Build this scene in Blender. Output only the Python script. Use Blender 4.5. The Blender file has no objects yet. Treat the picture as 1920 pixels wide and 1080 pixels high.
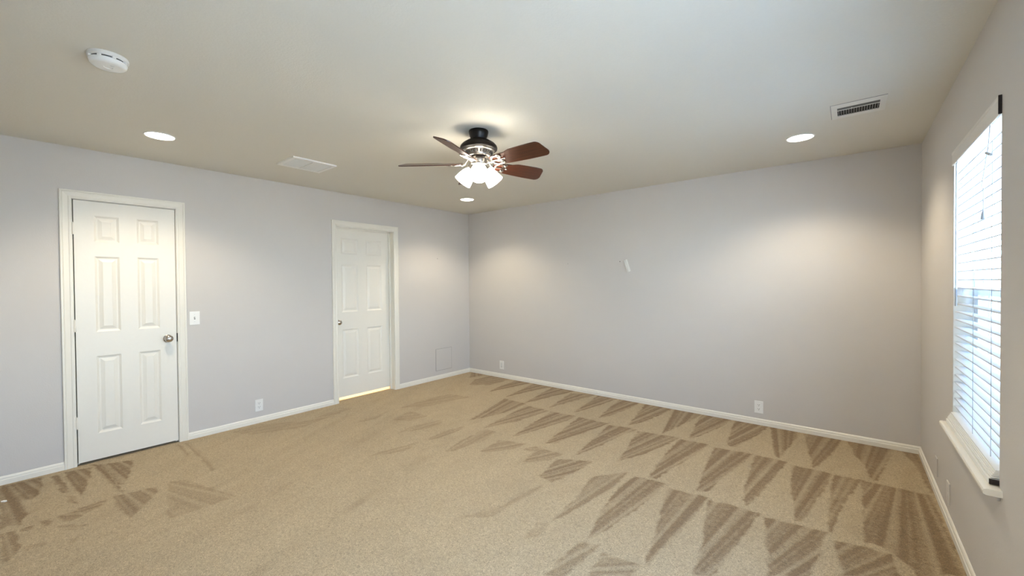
import bpy, bmesh, math, random
import numpy as np
from mathutils import Vector, Matrix

random.seed(7)
PI = math.pi
W, D, H = 5.009, 4.78, 2.44           # room: x 0..W, y 0..-D, z 0..H
scene = bpy.context.scene
C = scene.collection

# ------------------------------------------------------------------ camera
cam_d = bpy.data.cameras.new('camera')
cam = bpy.data.objects.new('camera', cam_d)
C.objects.link(cam)
r = Vector((0.77400944, 0.63311515, -0.00863694))
u = Vector((-0.0012998, 0.01522943, 0.99988318))
f = Vector((-0.63317273, 0.77390779, -0.01261065))
M = Matrix.Identity(4)
for i in range(3):
    M[i][0], M[i][1], M[i][2] = r[i], u[i], -f[i]
M[0][3], M[1][3], M[2][3] = 4.57092, -4.53056, 1.37767
cam.matrix_world = M
cam_d.sensor_width = 36.0
cam_d.lens = 772.609 / 1920 * 36
cam_d.clip_start = 0.02
scene.camera = cam

# ------------------------------------------------------------------ world, daylight, exposure
SKY = 18.5
world = bpy.data.worlds.new('sky')
scene.world = world
world.use_nodes = True
wn, wl = world.node_tree.nodes, world.node_tree.links
bg = wn['Background']
wtc = wn.new('ShaderNodeTexCoord'); wsep = wn.new('ShaderNodeSeparateXYZ')
wr = wn.new('ShaderNodeValToRGB')
wl.new(wtc.outputs['Generated'], wsep.inputs[0]); wl.new(wsep.outputs['Z'], wr.inputs[0])
wr.color_ramp.elements[0].position = 0.0; wr.color_ramp.elements[0].color = (0.68, 0.83, 1.0, 1)
wr.color_ramp.elements[1].position = 0.8; wr.color_ramp.elements[1].color = (0.30, 0.52, 1.0, 1)
wl.new(wr.outputs[0], bg.inputs[0]); bg.inputs[1].default_value = SKY
scene.view_settings.view_transform = 'Standard'
scene.view_settings.look = 'None'
scene.view_settings.exposure = 0.80
scene.view_settings.gamma = 1.0
scene.view_settings.use_curve_mapping = False
scene.cycles.use_denoising = True
scene.cycles.max_bounces = 10
scene.cycles.diffuse_bounces = 7
scene.cycles.sample_clamp_indirect = 8.0
scene.cycles.caustics_reflective = False
scene.cycles.caustics_refractive = False

WIN = [(-2.185, -1.280, 0.592, 2.055), (-4.15, -3.05, 0.592, 2.055)]   # openings in the right wall

def light(name, kind, loc, energy, color, rot=(0, 0, 0)):
    l = bpy.data.lights.new(name, kind); l.energy = energy; l.color = color
    o = bpy.data.objects.new(name, l); C.objects.link(o)
    o.location = loc; o.rotation_euler = rot
    return o

sun = light('sun', 'SUN', (-3, -2, 9), 60.0, (1.0, 0.94, 0.84), (math.radians(-18), math.radians(-38), 0))
sun.data.angle = 0.01
for i, (ya, yb, za, zb) in enumerate(WIN):       # daylight portals: they only guide sky sampling
    p = light('window_portal', 'AREA', (W + 0.16, (ya + yb) / 2, (za + zb) / 2), 1, (1, 1, 1), (0, math.radians(90), 0))
    p.data.shape = 'RECTANGLE'; p.data.size = zb - za; p.data.size_y = yb - ya
    p.data.cycles.is_portal = True
bl = light('bathroom_lamp', 'AREA', (-0.9, -1.7, 2.3), 60, (1.0, 0.72, 0.40))
bl.data.size = 0.4
LAMP = (1.0, 0.845, 0.60)
DOWN_W = 9.0
SHADE_E = 15.0

# ------------------------------------------------------------------ materials
def mat(name, color, rough=0.6, metal=0.0, spec=0.5, noise=0.0, nscale=40, bump=0.0, bscale=200, emit=None, estr=0.0, coat=0.0):
    m = bpy.data.materials.new(name); m.use_nodes = True
    n, l = m.node_tree.nodes, m.node_tree.links
    b = n['Principled BSDF']
    b.inputs['Base Color'].default_value = (*color, 1)
    b.inputs['Roughness'].default_value = rough
    b.inputs['Metallic'].default_value = metal
    b.inputs['Specular IOR Level'].default_value = spec
    b.inputs['Coat Weight'].default_value = coat
    if emit:
        b.inputs['Emission Color'].default_value = (*emit, 1); b.inputs['Emission Strength'].default_value = estr
    geo = n.new('ShaderNodeNewGeometry')
    nt = n.new('ShaderNodeTexNoise'); nt.inputs['Scale'].default_value = nscale; nt.inputs['Detail'].default_value = 4
    l.new(geo.outputs['Position'], nt.inputs['Vector'])
    mx = n.new('ShaderNodeMix'); mx.data_type = 'RGBA'; mx.blend_type = 'MULTIPLY'
    mx.inputs[6].default_value = (*color, 1)
    rp = n.new('ShaderNodeMapRange'); rp.inputs[3].default_value = 1 - noise; rp.inputs[4].default_value = 1 + noise
    l.new(nt.outputs[0], rp.inputs[0]); l.new(rp.outputs[0], mx.inputs[7]); mx.inputs[0].default_value = 1.0
    l.new(mx.outputs[2], b.inputs['Base Color'])
    if bump > 0:
        bt = n.new('ShaderNodeTexNoise'); bt.inputs['Scale'].default_value = bscale; bt.inputs['Detail'].default_value = 3
        l.new(geo.outputs['Position'], bt.inputs['Vector'])
        bp = n.new('ShaderNodeBump'); bp.inputs['Strength'].default_value = bump; bp.inputs['Distance'].default_value = 0.002
        l.new(bt.outputs[0], bp.inputs['Height']); l.new(bp.outputs[0], b.inputs['Normal'])
    return m

MT = {
    'wall': mat('wall_paint', (0.592, 0.570, 0.550), 0.55, noise=0.015, nscale=3, bump=0.25, bscale=130, spec=0.35),
    'ceiling': mat('ceiling_paint', (0.70, 0.68, 0.615), 0.8, noise=0.02, nscale=90, bump=0.35, bscale=110, spec=0.2),
    'trim': mat('trim_paint', (0.80, 0.775, 0.705), 0.35, noise=0.01),
    'door': mat('door_paint', (0.80, 0.775, 0.71), 0.4, noise=0.012, bump=0.1, bscale=60),
    'white': mat('white_plastic', (0.82, 0.82, 0.80), 0.35, noise=0.01),
    'grey_plate': mat('louver_paint', (0.68, 0.695, 0.69), 0.5, noise=0.02),
    'dark': mat('black_shade_and_strike', (0.012, 0.011, 0.010), 0.8),  # near black: painted shade in closet and duct, own colour of the strike
    'slot': mat('dark_slot', (0.02, 0.02, 0.02), 0.7),
    'seam': mat('seam_and_gap_shade', (0.22, 0.21, 0.21), 0.8),  # grey of real seams; also the shade painted along the register edge
    'nickel': mat('brushed_nickel', (0.52, 0.49, 0.46), 0.22, metal=1.0, noise=0.03, nscale=300),
    'pewter': mat('brushed_pewter', (0.42, 0.39, 0.36), 0.32, metal=1.0, noise=0.05, nscale=250),
    'bronze': mat('dark_bronze', (0.008, 0.005, 0.004), 0.42, spec=0.25, noise=0.1),
    'black': mat('black_metal', (0.003, 0.0025, 0.0025), 0.35, spec=0.25),
    'glow': mat('lit_frosted_glass', (0.9, 0.9, 0.88), 0.4, emit=(1.0, 0.91, 0.75), estr=SHADE_E),
    'bulb': mat('lit_bulb', (0.9, 0.9, 0.88), 0.4, emit=(1.0, 0.89, 0.70), estr=260.0),
    'lens': mat('lit_lamp_lens', (0.9, 0.9, 0.88), 0.4, emit=(1.0, 0.92, 0.80), estr=12.0),
    'slat': mat('blind_slat_vinyl', (0.86, 0.87, 0.86), 0.4, noise=0.01),
    'register': mat('register_paint', (0.74, 0.73, 0.68), 0.6),
    'fin': mat('grey_fin', (0.30, 0.29, 0.27), 0.6),  # even grey, darker than the frame
    'damp': mat('damper_metal', (0.10, 0.105, 0.10), 0.6),
    'paper': mat('white_paper', (0.92, 0.92, 0.90), 0.7),
    'valance': mat('valance_vinyl', (0.70, 0.685, 0.66), 0.5),
    'pale_plate': mat('pale_painted_plate', (0.66, 0.64, 0.61), 0.4),
    'cord': mat('blind_cord', (0.45, 0.46, 0.47), 0.8),
    'wand': mat('clear_grey_wand', (0.42, 0.44, 0.46), 0.25),
    'clip': mat('hollow_end_shade', (0.022, 0.017, 0.018), 0.6),  # dark brown, paints the shade at the blind's open ends
    'vinyl': mat('window_vinyl', (0.70, 0.73, 0.75), 0.4),
    'tile': mat('bathroom_tile', (0.78, 0.70, 0.55), 0.4, noise=0.05, nscale=8),
    'steel': mat('bracket_metal', (0.80, 0.79, 0.75), 0.4, metal=0.0),
    'ground': mat('pale_ground', (0.42, 0.40, 0.36), 0.9, noise=0.2, nscale=1.5),
    'brass_screw': mat('grey_screw', (0.20, 0.19, 0.18), 0.4, metal=0.8),
}

def glass_mat():
    m = bpy.data.materials.new('window_glass'); m.use_nodes = True
    n, l = m.node_tree.nodes, m.node_tree.links
    n.remove(n['Principled BSDF'])
    t = n.new('ShaderNodeBsdfTransparent'); g = n.new('ShaderNodeBsdfGlossy'); g.inputs['Roughness'].default_value = 0.02
    t.inputs[0].default_value = (0.92, 0.96, 0.96, 1)
    gg = n.new('ShaderNodeNewGeometry'); dt = n.new('ShaderNodeVectorMath'); dt.operation = 'DOT_PRODUCT'
    l.new(gg.outputs['Normal'], dt.inputs[0]); l.new(gg.outputs['Incoming'], dt.inputs[1])
    ab = n.new('ShaderNodeMath'); ab.operation = 'ABSOLUTE'; l.new(dt.outputs['Value'], ab.inputs[0])
    fr = n.new('ShaderNodeMapRange'); fr.inputs[1].default_value = 0.35; fr.inputs[2].default_value = 0.0
    fr.inputs[3].default_value = 0.03; fr.inputs[4].default_value = 0.30
    l.new(ab.outputs[0], fr.inputs[0])
    mx = n.new('ShaderNodeMixShader')
    l.new(fr.outputs[0], mx.inputs[0]); l.new(t.outputs[0], mx.inputs[1]); l.new(g.outputs[0], mx.inputs[2])
    l.new(mx.outputs[0], n['Material Output'].inputs[0])
    return m
MT['glass'] = glass_mat()
def screen_mat():
    m = bpy.data.materials.new('insect_screen_mesh'); m.use_nodes = True
    n, l = m.node_tree.nodes, m.node_tree.links
    b = n['Principled BSDF']; b.inputs['Base Color'].default_value = (.10, .11, .12, 1); b.inputs['Roughness'].default_value = .8
    t = n.new('ShaderNodeBsdfTransparent'); mx = n.new('ShaderNodeMixShader'); mx.inputs[0].default_value = .50
    l.new(t.outputs[0], mx.inputs[1]); l.new(b.outputs[0], mx.inputs[2]); l.new(mx.outputs[0], n['Material Output'].inputs[0])
    return m
MT['screen'] = screen_mat()

def slat_mat():
    m = bpy.data.materials.new('translucent_slat_vinyl'); m.use_nodes = True
    n, l = m.node_tree.nodes, m.node_tree.links
    b = n['Principled BSDF']; b.inputs['Base Color'].default_value = (.80, .82, .83, 1); b.inputs['Roughness'].default_value = .4
    t = n.new('ShaderNodeBsdfTranslucent'); t.inputs[0].default_value = (.82, .90, .95, 1)
    mx = n.new('ShaderNodeMixShader'); mx.inputs[0].default_value = .12
    l.new(b.outputs[0], mx.inputs[1]); l.new(t.outputs[0], mx.inputs[2]); l.new(mx.outputs[0], n['Material Output'].inputs[0])
    return m
MT['slat_thin'] = slat_mat()
def wood_mat():
    m = bpy.data.materials.new('cherry_blade_wood'); m.use_nodes = True
    n, l = m.node_tree.nodes, m.node_tree.links
    b = n['Principled BSDF']; b.inputs['Roughness'].default_value = 0.33
    b.inputs['Coat Weight'].default_value = 0.15
    tc = n.new('ShaderNodeTexCoord'); mp = n.new('ShaderNodeMapping')
    mp.inputs['Scale'].default_value = (3, 60, 20)
    l.new(tc.outputs['Object'], mp.inputs[0])
    nt = n.new('ShaderNodeTexNoise'); nt.inputs['Scale'].default_value = 2.0; nt.inputs['Detail'].default_value = 8; nt.inputs['Roughness'].default_value = 0.65
    l.new(mp.outputs[0], nt.inputs['Vector'])
    rp = n.new('ShaderNodeValToRGB')
    rp.color_ramp.elements[0].position = 0.3; rp.color_ramp.elements[0].color = (0.026, 0.006, 0.003, 1)
    rp.color_ramp.elements[1].position = 0.72; rp.color_ramp.elements[1].color = (0.105, 0.027, 0.011, 1)
    l.new(nt.outputs[0], rp.inputs[0]); l.new(rp.outputs[0], b.inputs['Base Color'])
    return m
MT['wood'] = wood_mat()

def carpet_mat():
    m = bpy.data.materials.new('beige_carpet'); m.use_nodes = True
    n, l = m.node_tree.nodes, m.node_tree.links
    b = n['Principled BSDF']; b.inputs['Roughness'].default_value = 0.95; b.inputs['Specular IOR Level'].default_value = 0.1
    b.inputs['Sheen Weight'].default_value = 0.15; b.inputs['Sheen Roughness'].default_value = 0.5
    at = n.new('ShaderNodeAttribute'); at.attribute_name = 'nap'
    geo = n.new('ShaderNodeNewGeometry')
    n1 = n.new('ShaderNodeTexNoise'); n1.inputs['Scale'].default_value = 125; n1.inputs['Detail'].default_value = 3; n1.inputs['Roughness'].default_value = 0.75; n1.inputs['Distortion'].default_value = 2.0
    n2 = n.new('ShaderNodeTexNoise'); n2.inputs['Scale'].default_value = 45; n2.inputs['Detail'].default_value = 2
    n3 = n.new('ShaderNodeTexNoise'); n3.inputs['Scale'].default_value = 2.2; n3.inputs['Detail'].default_value = 3
    for q in (n1, n2, n3): l.new(geo.outputs['Position'], q.inputs['Vector'])
    def math_(op, a, bb):
        q = n.new('ShaderNodeMath'); q.operation = op
        for k, v in enumerate((a, bb)):
            if isinstance(v, (int, float)): q.inputs[k].default_value = v
            else: l.new(v, q.inputs[k])
        return q.outputs[0]
    # fuzzy edge: nap + small noise
    nz = math_('MULTIPLY', math_('SUBTRACT', n2.outputs[0], 0.5), 0.9)
    nap = math_('ADD', at.outputs['Fac'], math_('MULTIPLY', nz, math_('MULTIPLY', at.outputs['Fac'], 0.6)))
    cl = n.new('ShaderNodeClamp'); l.new(nap, cl.inputs[0])
    mix = n.new('ShaderNodeMix'); mix.data_type = 'RGBA'
    mix.inputs[6].default_value = (0.440, 0.340, 0.206, 1)
    mix.inputs[7].default_value = (0.230, 0.151, 0.073, 1)
    l.new(cl.outputs[0], mix.inputs[0])
    sp = n.new('ShaderNodeMapRange'); sp.inputs[1].default_value = 0.33; sp.inputs[2].default_value = 0.67
    sp.inputs[3].default_value = 0.45; sp.inputs[4].default_value = 1.50
    l.new(n1.outputs[0], sp.inputs[0])
    lo = n.new('ShaderNodeMapRange'); lo.inputs[3].default_value = 0.93; lo.inputs[4].default_value = 1.07
    l.new(n3.outputs[0], lo.inputs[0])
    f = math_('MULTIPLY', sp.outputs[0], lo.outputs[0])
    mm = n.new('ShaderNodeMix'); mm.data_type = 'RGBA'; mm.blend_type = 'MULTIPLY'; mm.inputs[0].default_value = 1
    l.new(mix.outputs[2], mm.inputs[6]); l.new(f, mm.inputs[7])
    l.new(mm.outputs[2], b.inputs['Base Color'])
    bp = n.new('ShaderNodeBump'); bp.inputs['Strength'].default_value = 0.6; bp.inputs['Distance'].default_value = 0.006
    l.new(n1.outputs[0], bp.inputs['Height']); l.new(bp.outputs[0], b.inputs['Normal'])
    return m
MT['carpet'] = carpet_mat()

# ------------------------------------------------------------------ mesh helpers
class MB:
    """Collects faces; build() links them as one mesh object."""
    def __init__(self): self.v, self.f, self.sm = [], [], []
    def add(self, vs, fs, smooth=False):
        o = len(self.v); self.v += [tuple(x) for x in vs]
        self.f += [tuple(i + o for i in q) for q in fs]; self.sm += [smooth] * len(fs)
        return self
    def box(self, x0, x1, y0, y1, z0, z1, bev=0.0):
        if bev > 0:
            bm = bmesh.new(); bmesh.ops.create_cube(bm, size=1)
            for v in bm.verts:
                v.co = Vector(((x0 + x1) / 2 + v.co.x * (x1 - x0), (y0 + y1) / 2 + v.co.y * (y1 - y0), (z0 + z1) / 2 + v.co.z * (z1 - z0)))
            bmesh.ops.bevel(bm, geom=list(bm.edges), offset=bev, segments=2, affect='EDGES', profile=0.5)
            bm.verts.index_update()
            self.add([v.co[:] for v in bm.verts], [[v.index for v in q.verts] for q in bm.faces]); bm.free()
            return self
        vs = [(x, y, z) for x in (x0, x1) for y in (y0, y1) for z in (z0, z1)]
        return self.add(vs, [(0, 1, 3, 2), (4, 6, 7, 5), (0, 4, 5, 1), (2, 3, 7, 6), (0, 2, 6, 4), (1, 5, 7, 3)])
    def lathe(self, prof, o=(0, 0, 0), axis=(0, 0, 1), n=40, a0=0.0, a1=2 * PI):
        """prof: list of (t along axis, radius)."""
        o, ax = Vector(o), Vector(axis).normalized()
        e1 = ax.orthogonal().normalized(); e2 = ax.cross(e1)
        full = abs(a1 - a0 - 2 * PI) < 1e-6
        m = n if full else n + 1
        vs, fs = [], []
        for t, rr in prof:
            for k in range(m):
                a = a0 + (a1 - a0) * k / n
                vs.append(o + ax * t + (e1 * math.cos(a) + e2 * math.sin(a)) * rr)
        for i in range(len(prof) - 1):
            for k in range(n):
                k2 = (k + 1) % m
                fs.append((i * m + k, i * m + k2, (i + 1) * m + k2, (i + 1) * m + k))
        return self.add(vs, fs, True)
    def tube(self, pts, rad, n=8, flat=1.0, up=(0, 0, 1), cap=True):
        pts = [Vector(p) for p in pts]
        rads = rad if isinstance(rad, (list, tuple)) else [rad] * len(pts)
        vs, fs = [], []
        for i, p in enumerate(pts):
            t = (pts[min(i + 1, len(pts) - 1)] - pts[max(i - 1, 0)]).normalized()
            s = t.cross(Vector(up))
            s = t.orthogonal().normalized() if s.length < 1e-4 else s.normalized()
            w = s.cross(t).normalized()
            for k in range(n):
                a = 2 * PI * k / n
                vs.append(p + s * (math.cos(a) * rads[i]) + w * (math.sin(a) * rads[i] * flat))
        for i in range(len(pts) - 1):
            for k in range(n):
                k2 = (k + 1) % n
                fs.append((i * n + k, i * n + k2, (i + 1) * n + k2, (i + 1) * n + k))
        if cap:
            fs += [tuple(range(n))[::-1], tuple((len(pts) - 1) * n + k for k in range(n))]
        return self.add(vs, fs, True)
    def prism(self, poly, z0, z1, fn=lambda x, y, z: (x, y, z)):
        n = len(poly)
        vs = [fn(x, y, z0) for x, y in poly] + [fn(x, y, z1) for x, y in poly]
        fs = [tuple(range(n))[::-1], tuple(range(n, 2 * n))] + [(k, (k + 1) % n, n + (k + 1) % n, n + k) for k in range(n)]
        return self.add(vs, fs)
    def build(self, name, m, parent=None, loc=None):
        me = bpy.data.meshes.new(name); me.from_pydata(self.v, [], self.f); me.update()
        bm = bmesh.new(); bm.from_mesh(me); bmesh.ops.recalc_face_normals(bm, faces=bm.faces[:]); bm.to_mesh(me); bm.free()
        me.polygons.foreach_set('use_smooth', self.sm)
        if any(self.sm): me.set_sharp_from_angle(angle=math.radians(38))
        me.materials.append(MT[m])
        o = bpy.data.objects.new(name, me); C.objects.link(o)
        if parent: o.parent = parent
        if loc: o.location = loc
        return o

def thing(name, label, cat, loc=(0, 0, 0), rotz=0.0, group=None):
    o = bpy.data.objects.new(name, None); C.objects.link(o); o.empty_display_size = 0.05
    o.location = loc; o.rotation_euler = (0, 0, rotz)
    o['label'] = label; o['category'] = cat
    if group: o['group'] = group
    return o
def tag(o, label, cat, group=None):
    o['label'] = label; o['category'] = cat
    if group: o['group'] = group
    return o
def struct(o, label=None, cat=None):
    o['kind'] = 'structure'
    if label: o['label'] = label
    if cat: o['category'] = cat
    return o
def copy_thing(root, loc, rotz=None, label=None):
    c = root.copy(); C.objects.link(c); c.location = loc
    if rotz is not None: c.rotation_euler = (0, 0, rotz)
    if label: c['label'] = label
    for ch in list(root.children):
        d = ch.copy(); C.objects.link(d); d.parent = c
        for g in list(ch.children):
            e = g.copy(); C.objects.link(e); e.parent = d
    return c
NAP = [
 (1,[(1.039,-0.711),(0.986,-0.445),(0.924,-0.091),(1.043,-0.001),(1.208,-0.035)]),
 (1,[(1.366,-0.766),(1.237,-0.074),(1.562,-0.064),(1.467,-0.249),(1.384,-0.654)]),
 (1,[(1.687,-0.798),(1.55,-0.129),(1.882,-0.04),(1.857,-0.19),(1.785,-0.396),(1.752,-0.68)]),
 (1,[(2.018,-0.797),(1.899,-0.132),(2.182,-0.067),(2.122,-0.281),(2.055,-0.602)]),
 (1,[(2.314,-0.764),(2.21,-0.119),(2.452,-0.051),(2.426,-0.272),(2.365,-0.609)]),
 (1,[(2.601,-0.759),(2.484,-0.072),(2.735,-0.035),(2.722,-0.273),(2.661,-0.66)]),
 (0.8,[(0.591,-0.597),(0.432,-0.332),(0.453,-0.035),(0.83,0.004),(0.812,-0.429)]),
 (0.8,[(0.013,-0.023),(0.292,-0.3),(0.361,0.007)]),
 (1,[(2.933,-0.782),(2.786,-0.059),(3.099,-0.061),(3.064,-0.258),(3.013,-0.608)]),
 (1,[(3.258,-0.809),(3.21,-0.551),(3.104,-0.077),(3.397,-0.072),(3.36,-0.306),(3.285,-0.703)]),
 (1,[(3.481,-0.783),(3.465,-0.592),(3.406,-0.17),(3.412,-0.096),(3.68,-0.058),(3.634,-0.283),(3.527,-0.708)]),
 (1,[(3.777,-0.716),(3.737,-0.38),(3.692,-0.081),(3.984,-0.041),(3.941,-0.332),(3.849,-0.707),(3.83,-0.746)]),
 (1,[(4.132,-0.759),(4.082,-0.527),(3.997,-0.041),(4.245,-0.059),(4.212,-0.246),(4.157,-0.753)]),
 (1,[(4.371,-0.8),(4.331,-0.578),(4.252,-0.053),(4.525,-0.063),(4.486,-0.296),(4.383,-0.791)]),
 (1,[(4.696,-0.788),(4.662,-0.537),(4.608,-0.335),(4.554,-0.115),(4.851,-0.065),(4.798,-0.336),(4.725,-0.776)]),
 (1,[(4.981,-0.787),(4.967,-0.575),(4.958,-0.327),(4.892,-0.112),(4.995,0.007),(5.014,-0.762)]),
 (0.85,[(1.622,-1.621),(1.403,-0.81),(1.724,-0.813),(1.757,-1.078),(1.706,-1.382)]),
 (0.85,[(1.885,-1.705),(1.765,-0.867),(2.079,-0.869),(2.058,-1.036),(2.02,-1.346),(1.94,-1.538)]),
 (1,[(2.233,-1.691),(2.111,-0.883),(2.402,-0.843),(2.395,-1.021),(2.317,-1.398),(2.269,-1.608)]),
 (1,[(2.564,-1.64),(2.431,-0.856),(2.764,-0.851),(2.723,-1.082),(2.642,-1.451),(2.624,-1.593)]),
 (1,[(2.882,-1.69),(2.78,-0.885),(3.043,-0.833),(2.986,-1.076),(2.955,-1.359),(2.915,-1.577)]),
 (0.9,[(3.197,-1.569),(3.061,-0.878),(3.41,-0.799),(3.384,-0.998),(3.298,-1.365)]),
 (1,[(3.487,-1.692),(3.449,-1.411),(3.424,-0.841),(3.66,-0.807),(3.636,-1.034),(3.563,-1.455),(3.53,-1.691)]),
 (1,[(3.795,-1.694),(3.758,-1.356),(3.704,-0.845),(3.976,-0.811),(3.948,-1.039),(3.879,-1.449),(3.855,-1.652)]),
 (1,[(4.069,-1.684),(4.039,-1.493),(3.995,-0.814),(4.212,-0.803),(4.149,-1.306),(4.092,-1.682)]),
 (1,[(4.334,-1.702),(4.265,-1.168),(4.239,-0.847),(4.473,-0.841),(4.457,-1.093),(4.382,-1.58),(4.364,-1.692)]),
 (1,[(4.479,-1.693),(4.478,-1.489),(4.486,-0.852),(4.639,-0.834),(4.549,-1.296),(4.517,-1.57),(4.492,-1.72)]),
 (1,[(4.868,-0.835),(4.979,-0.832),(4.998,-1.734),(4.816,-1.88),(4.786,-1.799),(4.742,-1.735),(4.705,-1.689),(4.637,-1.704),(4.637,-0.835),(4.711,-0.831)]),
 (0.9,[(2.869,-2.153),(2.807,-1.834),(3.051,-1.704),(3.042,-1.911),(2.99,-2.182)]),
 (0.7,[(3.24,-2.57),(3.227,-2.263),(3.159,-1.925),(3.333,-1.709),(3.346,-1.995),(3.295,-2.347),(3.26,-2.503)]),
 (0.95,[(3.487,-2.594),(3.431,-2.332),(3.374,-1.995),(3.396,-1.738),(3.612,-1.715),(3.581,-2.121),(3.527,-2.457)]),
 (0.95,[(3.8,-2.592),(3.772,-2.411),(3.684,-2.001),(3.638,-1.765),(3.877,-1.728),(3.867,-2.039),(3.839,-2.385),(3.817,-2.584)]),
 (1,[(4.014,-2.52),(3.995,-2.374),(3.885,-1.755),(4.167,-1.726),(4.132,-2.065),(4.085,-2.437),(4.074,-2.472)]),
 (1,[(4.275,-2.311),(4.258,-2.135),(4.187,-1.76),(4.484,-1.718),(4.452,-2.01),(4.432,-2.186)]),
 (1,[(4.551,-2.091),(4.511,-1.78),(4.645,-1.753),(4.741,-1.751),(4.756,-1.927)]),
 (0.7,[(3.464,-2.959),(3.462,-2.792),(3.46,-2.631),(3.564,-2.591),(3.554,-2.794),(3.542,-2.896)]),
 (0.7,[(3.609,-2.774),(3.604,-2.64),(3.797,-2.6),(3.786,-2.702),(3.635,-2.822)]),
 (0.4,[(3.213,-2.798),(3.194,-2.624),(3.248,-2.581),(3.266,-2.726)]),
 (0.4,[(2.919,-2.683),(2.899,-2.393),(2.968,-2.247),(2.974,-2.463)]),
 (0.4,[(2.794,-2.873),(2.858,-2.712),(2.951,-2.542),(2.948,-2.751)]),
 (0.55,[(2.017,-2.292),(1.94,-2.026),(1.913,-1.702),(2.047,-1.697),(2.099,-1.902),(2.06,-2.233)]),
 (0.55,[(1.682,-2.228),(1.654,-1.97),(1.704,-1.761),(1.745,-1.866),(1.75,-2.115)]),
 (0.4,[(1.349,-2.273),(1.305,-2.106),(1.395,-1.742),(1.469,-1.872),(1.463,-2.052)]),
 (0.4,[(0.993,-2.093),(0.895,-1.799),(1.183,-1.787),(1.163,-1.999)]),
 (0.4,[(1.606,-2.737),(1.596,-2.622),(1.684,-2.284),(1.742,-2.482)]),
 (0.4,[(0.718,-1.8),(0.675,-1.492),(0.727,-1.069),(1.021,-1.013),(0.924,-1.548)]),
 (0.4,[(0.766,-2.419),(0.743,-2.209),(0.722,-1.932),(0.836,-2.175)]),
 (0.65,[(2.236,-2.109),(2.194,-1.828),(2.432,-1.743),(2.42,-1.896),(2.283,-2.095)]),
 (0.65,[(2.633,-2.051),(2.583,-1.745),(2.79,-1.741),(2.776,-1.899)]),
 (0.65,[(2.478,-1.851),(2.538,-1.733),(2.604,-1.775),(2.568,-1.849)]),
 (1,[(0.027,-4.588),(0.045,-4.392),(0.368,-4.415),(0.469,-4.448),(0.431,-4.5),(0.664,-4.481),(0.866,-4.506),(0.808,-4.551),(0.856,-4.581)]),
 (1,[(0.094,-4.354),(0.077,-4.312),(0.524,-4.292),(0.501,-4.322)]),
 (1,[(0.068,-4.291),(0.099,-4.149),(0.373,-4.187),(0.67,-4.245),(0.519,-4.272)]),
 (1,[(0.029,-4.142),(0.098,-4.088),(0.839,-4.066),(0.751,-4.089)]),
 (1,[(0.098,-4.088),(0.185,-3.924),(0.463,-3.979),(0.683,-4.046),(0.625,-4.067)]),
 (0.75,[(0.869,-4.279),(0.858,-4.141),(0.957,-4.189),(0.987,-4.264)]),
 (0.75,[(0.838,-4.113),(0.893,-3.905),(0.999,-3.916),(1.104,-3.99),(1.274,-4.092),(1.194,-4.1),(1.01,-4.127)]),
 (0.75,[(0.897,-4.372),(0.892,-4.28),(1.008,-4.266),(1.036,-4.336)]),
 (0.75,[(0.891,-4.432),(0.9,-4.389),(0.986,-4.393),(0.989,-4.425)]),
 (0.75,[(0.93,-4.506),(0.917,-4.465),(0.974,-4.471),(0.971,-4.507)]),
 (0.75,[(0.905,-4.576),(0.925,-4.527),(1.182,-4.51),(1.304,-4.551),(1.304,-4.578)]),
 (0.75,[(0.59,-4.308),(0.614,-4.279),(0.806,-4.268),(0.739,-4.299)]),
 (0.4,[(0.877,-3.842),(0.926,-3.751),(1.474,-3.609),(1.47,-3.937),(1.387,-3.947)]),
 (0.4,[(1.299,-4.341),(1.256,-4.296),(1.317,-4.312),(1.364,-4.335)]),
 (0.4,[(1.188,-4.505),(1.198,-4.437),(1.252,-4.425),(1.247,-4.487)]),
 (0.4,[(1.039,-4.369),(1.159,-4.255),(1.187,-4.302),(1.131,-4.363)]),
 (0.5,[(0.082,-3.574),(0.089,-3.54),(0.462,-3.545),(0.903,-3.566),(0.919,-3.596),(0.544,-3.578)]),
 (0.5,[(0.076,-3.635),(0.076,-3.607),(0.408,-3.612),(0.461,-3.644)]),
 (0.35,[(0.084,-3.236),(0.065,-2.976),(0.339,-2.613),(0.16,-2.199),(0.303,-2.136),(0.498,-2.78),(0.293,-3.139)]),
]

# ------------------------------------------------------------------ the room shell
def wall_panel(axis, a0, a1, z0, z1, p0, p1, holes):
    """A wall slab with rectangular holes: runs along `axis` from a0 to a1, thickness p0..p1."""
    m = MB()
    As = sorted({a0, a1, *[h for q in holes for h in q[:2]]}); Zs = sorted({z0, z1, *[h for q in holes for h in q[2:]]})
    for i in range(len(As) - 1):
        for j in range(len(Zs) - 1):
            ca, cz = (As[i] + As[i + 1]) / 2, (Zs[j] + Zs[j + 1]) / 2
            if any(q[0] < ca < q[1] and q[2] < cz < q[3] for q in holes): continue
            if axis == 'y': m.box(p0, p1, As[i], As[i + 1], Zs[j], Zs[j + 1])
            else: m.box(As[i], As[i + 1], p0, p1, Zs[j], Zs[j + 1])
    return m
D1 = (-4.222, -3.590)      # rough door openings in the left wall
D2 = (-2.150, -1.358)
T = 0.13
struct(wall_panel('y', -D, 0.0, 0, H, -T, 0.0, [(*D1, -1, 2.05), (*D2, -1, 2.06)]).build('wall_left', 'wall'), 'grey painted wall holding the two white doors', 'wall')
struct(MB().box(-T, W + T, 0.0, T, 0, H).build('wall_back', 'wall'), 'long blank grey painted wall opposite the camera', 'wall')
struct(wall_panel('y', -D, 0.0, 0, H, W, W + T, [(a, b, c, d) for a, b, c, d in WIN]).build('wall_right', 'wall'), 'grey painted wall with the blinded window', 'wall')
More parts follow.
